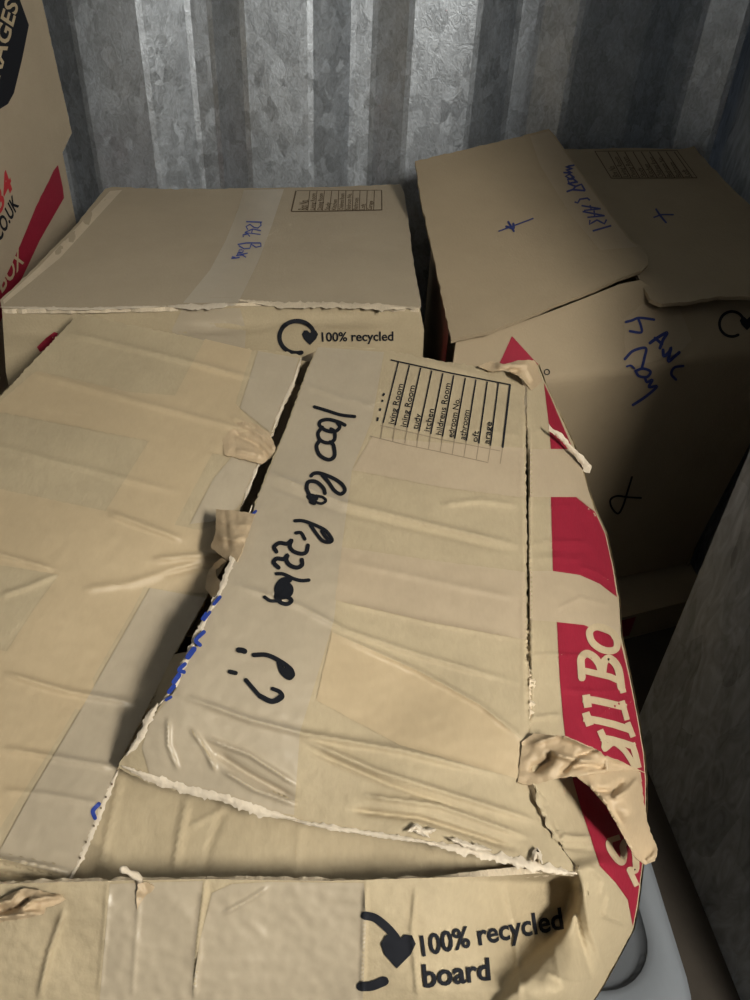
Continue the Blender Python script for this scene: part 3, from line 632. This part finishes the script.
strokes('handwriting', [(l6(p), w) for p, w in (
    ([(98, 156), (158, 158)], 1.3), ([(104, 186), (98, 174), (112, 166), (128, 178), (142, 180), (154, 170), (152, 160)], 1.3), ([(94, 196), (122, 184), (154, 190)], 1.2), ([(122, 184), (118, 200), (92, 198)], 1.2), ([(118, 200), (152, 204)], 1.1), ([(88, 214), (86, 206), (104, 202), (112, 212)], 1.3),
    ([(66, 242), (98, 236), (152, 236)], 1.4), ([(152, 236), (154, 248), (134, 252), (116, 240)], 1.3), ([(116, 242), (112, 256), (90, 258), (70, 246)], 1.3), ([(84, 262), (72, 262), (70, 270), (84, 272), (88, 264)], 1.2), ([(80, 274), (66, 274), (64, 280), (80, 282), (82, 276)], 1.2), ([(60, 284), (104, 274)], 1.2), ([(82, 280), (98, 290)], 1.2), ([(58, 290), (46, 288), (42, 294), (62, 292), (74, 290)], 1.3))],
        S_LTOP, BLUE, LB, .0016, curved=False, label='blue handwriting on the tape')
xs = [335, 362, 390, 417, 443, 470, 497, 523, 550, 577]
tl = [(l6([(267, 118), (440, 116), (607, 112)]), 1.0), (l6([(285, 40), (267, 118)]), 1.5), (l6([(606, 38), (607, 113)]), 1.0), (l6([(288, 40), (606, 38)]), .5)] + [(l6([(x + 2, 40), (x - (6 if x < 420 else 1), 114)]), .7) for x in xs]
tbl = strokes('printed_table', tl, S_LTOP, PRINT_BR, LB, .0013, curved=False)
wl = ['Box No.', 'Living Room', 'Dining Room', 'Study', 'Kitchen', 'Childrens Room', 'Bedroom No.', 'Bathroom', 'Loft', 'Garage']
it = []
for i, s in enumerate(wl):
    xr = (xs + [606])[i]; ht = 38 if i == 0 else 62 * min(1, len(s) / 11)
    a, b = (xr - 8, 112), (xr - 3, 112 - ht); w_ = 34 if i == 0 else 17
    it.append((s, .01, l6([a, b, (b[0] - w_, b[1]), (a[0] - w_, a[1])])))
lettering('printed_text', it, S_LTOP, PRINT_BR, tbl, .0013)
torn('torn_edge', [(168, 306), (200, 307), (236, 304)], S_LTOP, 5, TORN, LB, .0, 1.2, 41, .003)
torn('torn_edge', [(238, 300), (280, 305), (330, 305), (380, 307), (420, 308)], S_LTOP, 6, RAW, LB, .0, 1.8, 43, .004)
torn('torn_edge', [(0, 307), (80, 309), (166, 306)], S_LTOP, 2.5, TORN, LB, .0, .8, 45, .002)
# walls
def lwall(px0, px1, bulge):
    def fn(u, v):
        p = px0 * (1 - u) + px1 * u; nrm = np.cross(px1 - px0, [0, 0, 1.]); nrm /= np.linalg.norm(nrm)
        b = bulge * math.sin(math.pi * min(1, u * 1.0)) ** .6 * math.sin(math.pi * min(1., v * 1.3 + .05)) if bulge else 0
        z = (p[2] - .004) * (1 - v)
        return (p[0] + nrm[0] * b, p[1] + nrm[1] * b, z + .0005 * v)
    return fn
def lbands(u, v): return 1 if .05 <= v < .22 else 0
vs = [0, .02, .05, .1, .16, .22, .3, .4, .5, .6, .7, .8, .9, 1]
inx = R([.004, 0, 0])
grid('side_panel', lwall(c_fr - inx, c_rr - inx, .036), lin(0, 1, 14), vs, None, LB, [KRAFT_B, RED], lbands, label='right wall with red band')
grid('side_panel', lwall(c_rl + inx, c_fl + inx, .022), lin(0, 1, 14), vs, None, LB, [KRAFT_B, RED], lbands, label='left wall with red band')
grid('side_panel', lwall(c_rr - inx, c_rl + inx, 0), lin(0, 1, 4), [0, .5, 1], KRAFT_B, LB)
p0, p1 = c_fl + inx, c_fr - inx
grid('side_panel', lwall(p0, p1, 0), lin(0, 1, 8), vs, KRAFT, LB, label='front wall with recycling mark')
nf = np.cross(p1 - p0, [0, 0, 1.]); q0 = p0 - R([0, 0, CH])
def lf(px, py): return (px, py, tpl(px, py, q0, nf))
S_LF = Surf([lf(0, 330), lf(400, 330), lf(200, 420)], None)
lf_cr = Surf([lf(0, 330), lf(400, 330), lf(200, 420)], creases([([(0, 334), (60, 336), (120, 334)], 4, .003), ([(170, 332), (240, 326), (330, 322), (416, 318)], 4, .003)], rough=.001, f=.03, s=30))
LS = sheet('side_panel', [(2, 310), (170, 308), (240, 306), (420, 309), (424, 330), (422, 372), (300, 372), (200, 392), (60, 412), (14, 412), (6, 372)], lf_cr, KRAFT, LB, step=6, thick=.001, d=.003, label='front wall')
class Off:
    def __init__(s, S, k): s.S = S; s.k = k
    def __call__(s, p, d=0.0): return s.S(p, d + s.k)
S_LFo = Off(lf_cr, .003)
ang = lambda cx, cy, r, a0, a1, n=14, ry=1.0: [(cx + r * math.cos(math.radians(a0 + (a1 - a0) * i / n)), cy + r * ry * math.sin(math.radians(a0 + (a1 - a0) * i / n))) for i in range(n + 1)]
mk = strokes('recycling_mark', [(ang(297, 337, 17.5, -15, -285, 16, .92), 4.4)], S_LFo, PRINT, LB, .0012)
decal('recycling_heart', [[(310 + x * .68, 337 + y * .68) for x, y in heart]], S_LFo, PRINT, mk, .0013, 2.5)
lettering('printed_text', [('100% recycled', .02, [(322, 341.5), (393.5, 340.5), (393.5, 331.5), (321.5, 332.5)])], S_LFo, PRINT, LB, .0012, label='100% recycled')
decal('clear_tape', [[(240, 308), (246, 330), (244, 362), (178, 362), (172, 330), (182, 309)]], S_LFo, CLEAR, LB, .0007, 6)
decal('printed_band', [[(58, 333), (54, 345), (40, 352), (37, 347), (46, 338), (54, 332)]], S_LFo, RED, LB, .0009, 4, label='red printed corner')
V = [R((c_fl[0], c_fl[1], .001)), R((c_fr[0], c_fr[1], .001)), R((c_rr[0], c_rr[1], .001)), R((c_rl[0], c_rl[1], .001))]
link('bottom_panel', V, [(0, 1, 2, 3)], KRAFT_B, LB, False)

# ================================================================== BOX AT THE BACK RIGHT
RB = thing('cardboard_box', (.34, 1.1, .061), 'cardboard box at the back right with sprung open top flaps in shade', 'box', 'cardboard moving boxes')
def fA(px, py, d=0.): return (px, py, tp(px, py, -.376 - .176 + d, .22))
def fB(px, py, d=0.): return (px, py, tp(px, py, -.363 - .16 * .87 + d, .16))
S_A = Surf([fA(416, 161), fA(552, 129), fA(640, 265), fA(451, 339), fA(520, 240, .004), fA(645, 255, -.003)], creases([([(620, 245), (648, 262)], 6, .002)], rough=.0012, f=.02, s=33))
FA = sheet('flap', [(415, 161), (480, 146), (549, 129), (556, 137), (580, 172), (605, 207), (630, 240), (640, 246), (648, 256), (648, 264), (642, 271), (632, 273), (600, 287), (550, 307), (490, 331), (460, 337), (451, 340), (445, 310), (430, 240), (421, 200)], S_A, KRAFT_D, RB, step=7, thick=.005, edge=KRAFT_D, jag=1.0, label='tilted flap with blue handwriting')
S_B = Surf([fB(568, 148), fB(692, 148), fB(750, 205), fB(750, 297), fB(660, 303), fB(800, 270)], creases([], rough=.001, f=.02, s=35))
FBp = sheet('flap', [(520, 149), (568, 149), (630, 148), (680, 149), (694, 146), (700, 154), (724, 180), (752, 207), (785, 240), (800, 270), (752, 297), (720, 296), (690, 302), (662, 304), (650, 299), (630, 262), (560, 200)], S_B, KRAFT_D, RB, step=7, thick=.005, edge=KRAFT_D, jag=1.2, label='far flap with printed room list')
r6 = lambda p: zz(400, 120, .46667, p)
r8 = lambda p: zz(550, 140, .26667, p)
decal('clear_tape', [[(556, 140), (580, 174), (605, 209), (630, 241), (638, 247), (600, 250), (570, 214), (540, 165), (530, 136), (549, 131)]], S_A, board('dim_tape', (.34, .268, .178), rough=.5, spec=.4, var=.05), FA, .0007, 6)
strokes('handwriting', [(r8(p), w) for p, w in (
    ([(160, 341), (230, 321)], 1.9), ([(150, 300), (148, 316), (176, 300), (204, 314), (212, 298)], 1.8), ([(122, 268), (205, 284)], 1.7), ([(205, 284), (140, 290)], 1.6), ([(165, 264), (168, 290)], 1.6), ([(118, 246), (190, 258)], 1.7), ([(190, 258), (128, 264)], 1.5), ([(150, 244), (155, 262)], 1.5),
    ([(92, 232), (104, 236), (112, 222), (140, 218), (150, 226)], 1.8), ([(62, 194), (84, 186), (132, 190)], 1.9), ([(132, 190), (118, 166), (96, 174), (86, 186)], 1.9), ([(96, 174), (66, 162)], 1.9), ([(104, 160), (88, 146), (66, 148), (72, 162), (98, 158)], 2.0), ([(92, 142), (74, 128), (58, 136), (76, 146), (92, 138)], 2.0), ([(50, 122), (84, 124), (60, 112), (86, 108), (58, 100), (92, 94)], 1.8))],
        S_A, BLUE_D, FA, .0014, curved=False, label='blue handwriting')
strokes('handwriting', [(r6([(212, 238), (245, 226), (285, 211)]), 1.4), (r6([(232, 218), (244, 238)]), 2.0), (r6([(228, 228), (243, 232), (243, 222)]), 2.2)], S_A, BLUE_D, FA, .0014, label='pen cross')
strokes('handwriting', [(r8([(398, 260), (415, 285), (435, 309)]), 2.0), (r8([(390, 290), (420, 280), (462, 280)]), 1.5)], S_B, BLUE_D, FBp, .0014, label='pen cross')
tl = [(r8([(168, 42), (230, 143)]), .9), (r8([(168, 42), (480, 40)]), .7), (r8([(230, 143), (552, 142)]), .9), (r8([(552, 142), (478, 42)]), .7)] + [(r8([(218 + i * 31, 44), (270 + i * 33, 141)]), .9 if i < 9 else .6) for i in range(9)]
t2 = strokes('printed_table', tl, S_B, PRINT_BR, FBp, .0013, curved=False)
it = []
for i, s in enumerate(wl[:9]):
    hgt = 42 if i == 0 else 75 * min(1, len(s) / 11)
    a = R([262 + i * 33., 138]); dr = R([-.53, -1.]) * hgt; w_ = R([-26. if i == 0 else -20., 0])
    it.append((s, .015, r8([a, a + dr, a + dr + w_, a + w_])))
lettering('printed_text', it, S_B, PRINT_BR, t2, .0013)
# front: strip sloping out, then a face leaned inward so it shades darker
def yat(px): return .775 + (px - 545) * (.895 - .775) / 205
E0, E1 = R([.117, .83, -.372]), R([.610, .978, -.372])             # top front edge
G0, G1 = R([.110, .765, -.432]), R([.625, .925, -.392])            # crease below it
def nrm3(a, b, c): return np.cross(b - a, c - a)
n1 = nrm3(E0, E1, G0); dn = R([0, -.02, -.40]); n2 = nrm3(G0, G1, G0 + R([0.0, .055, -.40]))
def pl(n, p): return Surf([(x, y, tpl(x, y, p, n)) for x, y in ((450, 340), (750, 310), (600, 600))])
S_RF = SoftMin([pl(n1, E0), pl(n2, G0)], .0035, creases([([(545, 377), (600, 372), (640, 366)], 3, .0012), ([(555, 404), (600, 386), (640, 364)], 3, .002), ([(640, 366), (700, 345), (750, 326)], 3, .0015)], rough=.0015, f=.02, s=40))
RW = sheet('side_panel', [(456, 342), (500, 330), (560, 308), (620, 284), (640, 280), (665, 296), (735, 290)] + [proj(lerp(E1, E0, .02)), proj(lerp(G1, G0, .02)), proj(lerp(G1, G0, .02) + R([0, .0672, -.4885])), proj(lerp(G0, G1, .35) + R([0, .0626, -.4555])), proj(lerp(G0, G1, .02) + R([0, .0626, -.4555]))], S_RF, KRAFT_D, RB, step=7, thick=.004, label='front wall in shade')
g7 = lambda p: zz(600, 290, .2, p)
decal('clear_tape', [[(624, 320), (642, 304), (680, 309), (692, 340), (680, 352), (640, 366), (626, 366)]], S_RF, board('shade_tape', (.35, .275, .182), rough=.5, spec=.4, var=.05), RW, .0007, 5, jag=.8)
strokes('handwriting', [(g7([(130, 160), (160, 152), (190, 140), (230, 142), (270, 148)]), 2.6), (g7([(192, 145), (205, 180), (205, 212), (150, 206)]), 2.6), (g7([(250, 265), (285, 240), (335, 213), (315, 250), (300, 290)]), 3.2), (g7([(275, 240), (310, 270)]), 3.0),
                        (g7([(315, 300), (320, 330), (345, 310), (355, 290), (342, 355), (370, 335), (396, 312)]), 3.2), (g7([(416, 380), (372, 388), (357, 420), (380, 448)]), 2.6), (g7([(125, 345), (165, 305), (228, 290), (222, 340), (210, 390)]), 2.8),
                        (g7([(135, 382), (155, 378), (172, 392)]), 2.0), (g7([(178, 405), (215, 393), (252, 408), (235, 435), (195, 430), (178, 405)]), 2.8), (g7([(225, 440), (235, 460), (262, 450), (245, 485), (285, 482), (230, 532), (165, 575)]), 2.8)], S_RF, BLUE_D, RW, .0015, label='blue handwriting')
strokes('handwriting', [(zz(520, 450, .2, [(560, 135), (540, 200), (515, 280), (490, 318), (460, 290), (452, 250), (485, 230), (540, 236), (605, 240)]), 1.9)], S_RF, INK, RW, .0015, label='black pen cross')
mk = strokes('recycling_mark', [(ang(732, 324, 12.5, -30, -300, 14), 2.8)], S_RF, PRINT, RW, .0014)
decal('recycling_heart', [[(747 + x * .6, 323 + y * .6) for x, y in heart]], S_RF, PRINT, mk, .0014, 2.5)
decal('printed_band', [[(512, 336), (534, 360), (540, 366), (498, 366), (503, 356)]], S_RF, RED, RW, .0009, 4, label='red printed corner')
strokes('recycling_mark', [(ang(547, 372, 2.6, 0, 350, 12), 1.0)], S_RF, PRINT, RW, .0014)
w4 = [R([.120, .84, CH - .385]), R([.145, 1.36, CH - .33]), R([.62, 1.385, CH - .325]), R([.618, .985, CH - .395])]
def rwall(a, b):
    def fn(u, v):
        p = a * (1 - u) + b * u; return (p[0], p[1], p[2] * (1 - v) + .062 * v)
    return fn
for a, b in ((0, 1), (1, 2), (2, 3)):
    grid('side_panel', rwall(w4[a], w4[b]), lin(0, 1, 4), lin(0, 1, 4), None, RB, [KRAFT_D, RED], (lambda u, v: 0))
grid('bottom_panel', lambda u, v: tuple((w4[0] * (1 - u) + w4[3] * u) * (1 - v) + (w4[1] * (1 - u) + w4[2] * u) * v)[:2] + (.063,), [0, 1], [0, 1], KRAFT_D, RB)

# low carton the right box stands on
LC = thing('cardboard_carton', (.36, 1.05, 0), 'low flat carton under the shaded box, mostly hidden', 'box', 'cardboard moving boxes')
V = []; cs = [(.16, .76), (.63, .915), (.62, 1.38), (.15, 1.36)]
for z in (0.0, .060): V += [(x, y, z) for x, y in cs]
link('carton_body', V, [(3, 2, 1, 0), (4, 5, 6, 7), (0, 1, 5, 4), (1, 2, 6, 5), (2, 3, 7, 6), (3, 0, 4, 7)], KRAFT_D, LC, False)
link('printed_band', [(.452, .8545, .01), (.49, .867, .01), (.49, .867, .055), (.452, .8545, .055)], [(0, 1, 2, 3)], RED, LC, False, None, 'red print')

# ================================================================== TALL CARTON AT THE LEFT
LT = thing('cardboard_carton', (-.66, 1.1, 0), 'tall printed carton at the left edge with black lettering and red band', 'box', 'cardboard moving boxes')
a0, a1 = R([-.4575, 1.335, 0]), R([-.575, .72, 0])
nA = R([-(a1 - a0)[1], (a1 - a0)[0], 0]); nA /= np.linalg.norm(nA); nA = nA if nA[0] > 0 else -nA
def ca(px, py, o=0.): return (px, py, tpl(px, py, a0 + nA * o, nA))
S_CA = Surf([ca(0, 0), ca(60, 100), ca(0, 240)], creases([([(30, 180), (34, 205)], 4, .0015)], rough=.001, f=.03, s=50))
S_CB = Surf([ca(0, 0, -.02), ca(60, 100, -.02), ca(0, 240, -.02)])
CA = sheet('flap', [(-60, -60), (28, -60), (42, 0), (57, 67), (72, 133), (54, 170), (36, 207), (20, 245), (0, 290), (-60, 400)], S_CA, KRAFT_B, LT, step=7, thick=.006, edge=RAW, jag=.5, label='outer flap with lettering')
V = []; b0 = a0 - nA * .021 - R([0, .004, 0]); b1_ = a1 - nA * .021; wv = R([-.42, .04, 0])
cs = [b0, b1_, b1_ + wv, b0 + wv]
for z in (0.001, CH + .16): V += [R([c[0], c[1], z]) for c in cs]
F6 = [(3, 2, 1, 0), (4, 5, 6, 7), (0, 1, 5, 4), (1, 2, 6, 5), (2, 3, 7, 6), (3, 0, 4, 7)]
CBo = link('carton_body', V, F6, KRAFT_B, LT, False)
decal('printed_band', [[(58, 165), (63, 188), (64, 198), (40, 240), (25, 272), (0, 322), (-30, 375), (-40, 340), (0, 262), (30, 200)]], S_CB, RED, CBo, .0016, 4, label='red printed band')
lettering('printed_text', [('BOX', .02, [(2, 293), (24, 262), (19, 247), (-4, 276)])], S_CB, KP, CBo, .0024, label='BOX in pale letters')
hexa = decal('printed_panel', [[(18, -10), (20, 0), (29, 25), (22, 60), (14, 93), (8, 104), (0, 109), (-40, 120), (-40, -30)]], S_CA, PRINT, CA, .0008, 5, label='black printed panel')
lettering('printed_text', [('STORAGES', .02, [(-15, 134), (18.5, 5), (6.5, -3), (-28, 124)])], S_CA, KP, hexa, .0014, label='pale letters on the black panel')
lettering('printed_text', [('34', .03, [(0, 214), (13, 186), (7, 168), (-6, 198)])], S_CA, RED_OR, CA, .001, label='red number')
lettering('printed_text', [('WWW.CO.UK', .03, [(-26, 292), (19, 205), (13, 194), (-33, 278)])], S_CA, PRINT, CA, .001, label='black web address')

# ================================================================== GREY PLASTIC TUB
GB = thing('storage_tub', (.20, .20, 0), 'grey plastic storage tub with rounded rim beside the crushed box', 'storage tub')
def rrect(x0, x1, y0, y1, r, n=8):
    out = []
    for cx, cy, a in ((x1 - r, y1 - r, 0), (x0 + r, y1 - r, 90), (x0 + r, y0 + r, 180), (x1 - r, y0 + r, 270)):
        for i in range(n + 1): th = math.radians(a + 90 * i / n); out.append((cx + r * math.cos(th), cy + r * math.sin(th)))
    return out
def loft(name, rings, mat, parent, cap=True, label=None):
    V = []; F = []; n = len(rings[0][0])
    for rr, z in rings: V += [(x, y, z) for x, y in rr]
    for i in range(len(rings) - 1):
        for k in range(n): F.append((i * n + k, i * n + (k + 1) % n, (i + 1) * n + (k + 1) % n, (i + 1) * n + k))
    if cap:
        b = (len(rings) - 1) * n; c = np.mean(R(V[b:b + n]), 0); V.append(tuple(c))
        F += [(b + k, b + (k + 1) % n, len(V) - 1) for k in range(n)]
    return link(name, V, F, mat, parent, True, None, label)
def build_tub(x0, x1, y0, y1, z):
    o = lambda i, r=.075: rrect(x0 + i, x1 - i, y0 + i, y1 - i, max(.02, r - i))
    n = lambda i: rrect(x0 + .03 + i, x1 - .028 - i, y0 + .062 + i, y1 - .03 - i, max(.012, .052 - i))
    loft('tub_body', [(o(.05), .001), (o(.02), z * .6), (o(.012), z - .03)], GREY, GB, False)
    loft('lid', [(o(.012), z - .032), (o(.002), z - .03), (o(0), z - .018), (o(.004), z - .006), (o(.012), z), (n(-.004), z + .001), (n(.002), z - .004)], GREY, GB, False)
    loft('lid_panel', [(n(.0022), z - .0045), (n(.006), z - .012), (n(.012), z - .0125), (n(.04), z - .0125)], GREY_D, GB, True)
build_tub(.150, .317, .19, .46, CH - .72)

# ================================================================== light
def area(name, loc, target, size, power, col):
    L = bpy.data.lights.new(name, 'AREA'); L.shape = 'DISK'; L.size = size; L.energy = power; L.color = col
    o = bpy.data.objects.new(name, L); COL.objects.link(o); o.location = loc
    o.rotation_euler = (Vector(target) - Vector(loc)).to_track_quat('-Z', 'Y').to_euler(); return o
area('lamp', (.68, -.40, CH + .44), (-.05, .70, CH - .40), .36, 51, (1.0, .95, .85))
W = bpy.data.worlds.new('dim'); sc.world = W; W.use_nodes = True
W.node_tree.nodes['Background'].inputs[0].default_value = (.75, .85, 1, 1); W.node_tree.nodes['Background'].inputs[1].default_value = .035
vs_ = sc.view_settings; vs_.view_transform = 'Standard'; vs_.look = 'None'; vs_.gamma = 1; vs_.use_curve_mapping = False; vs_.exposure = 0
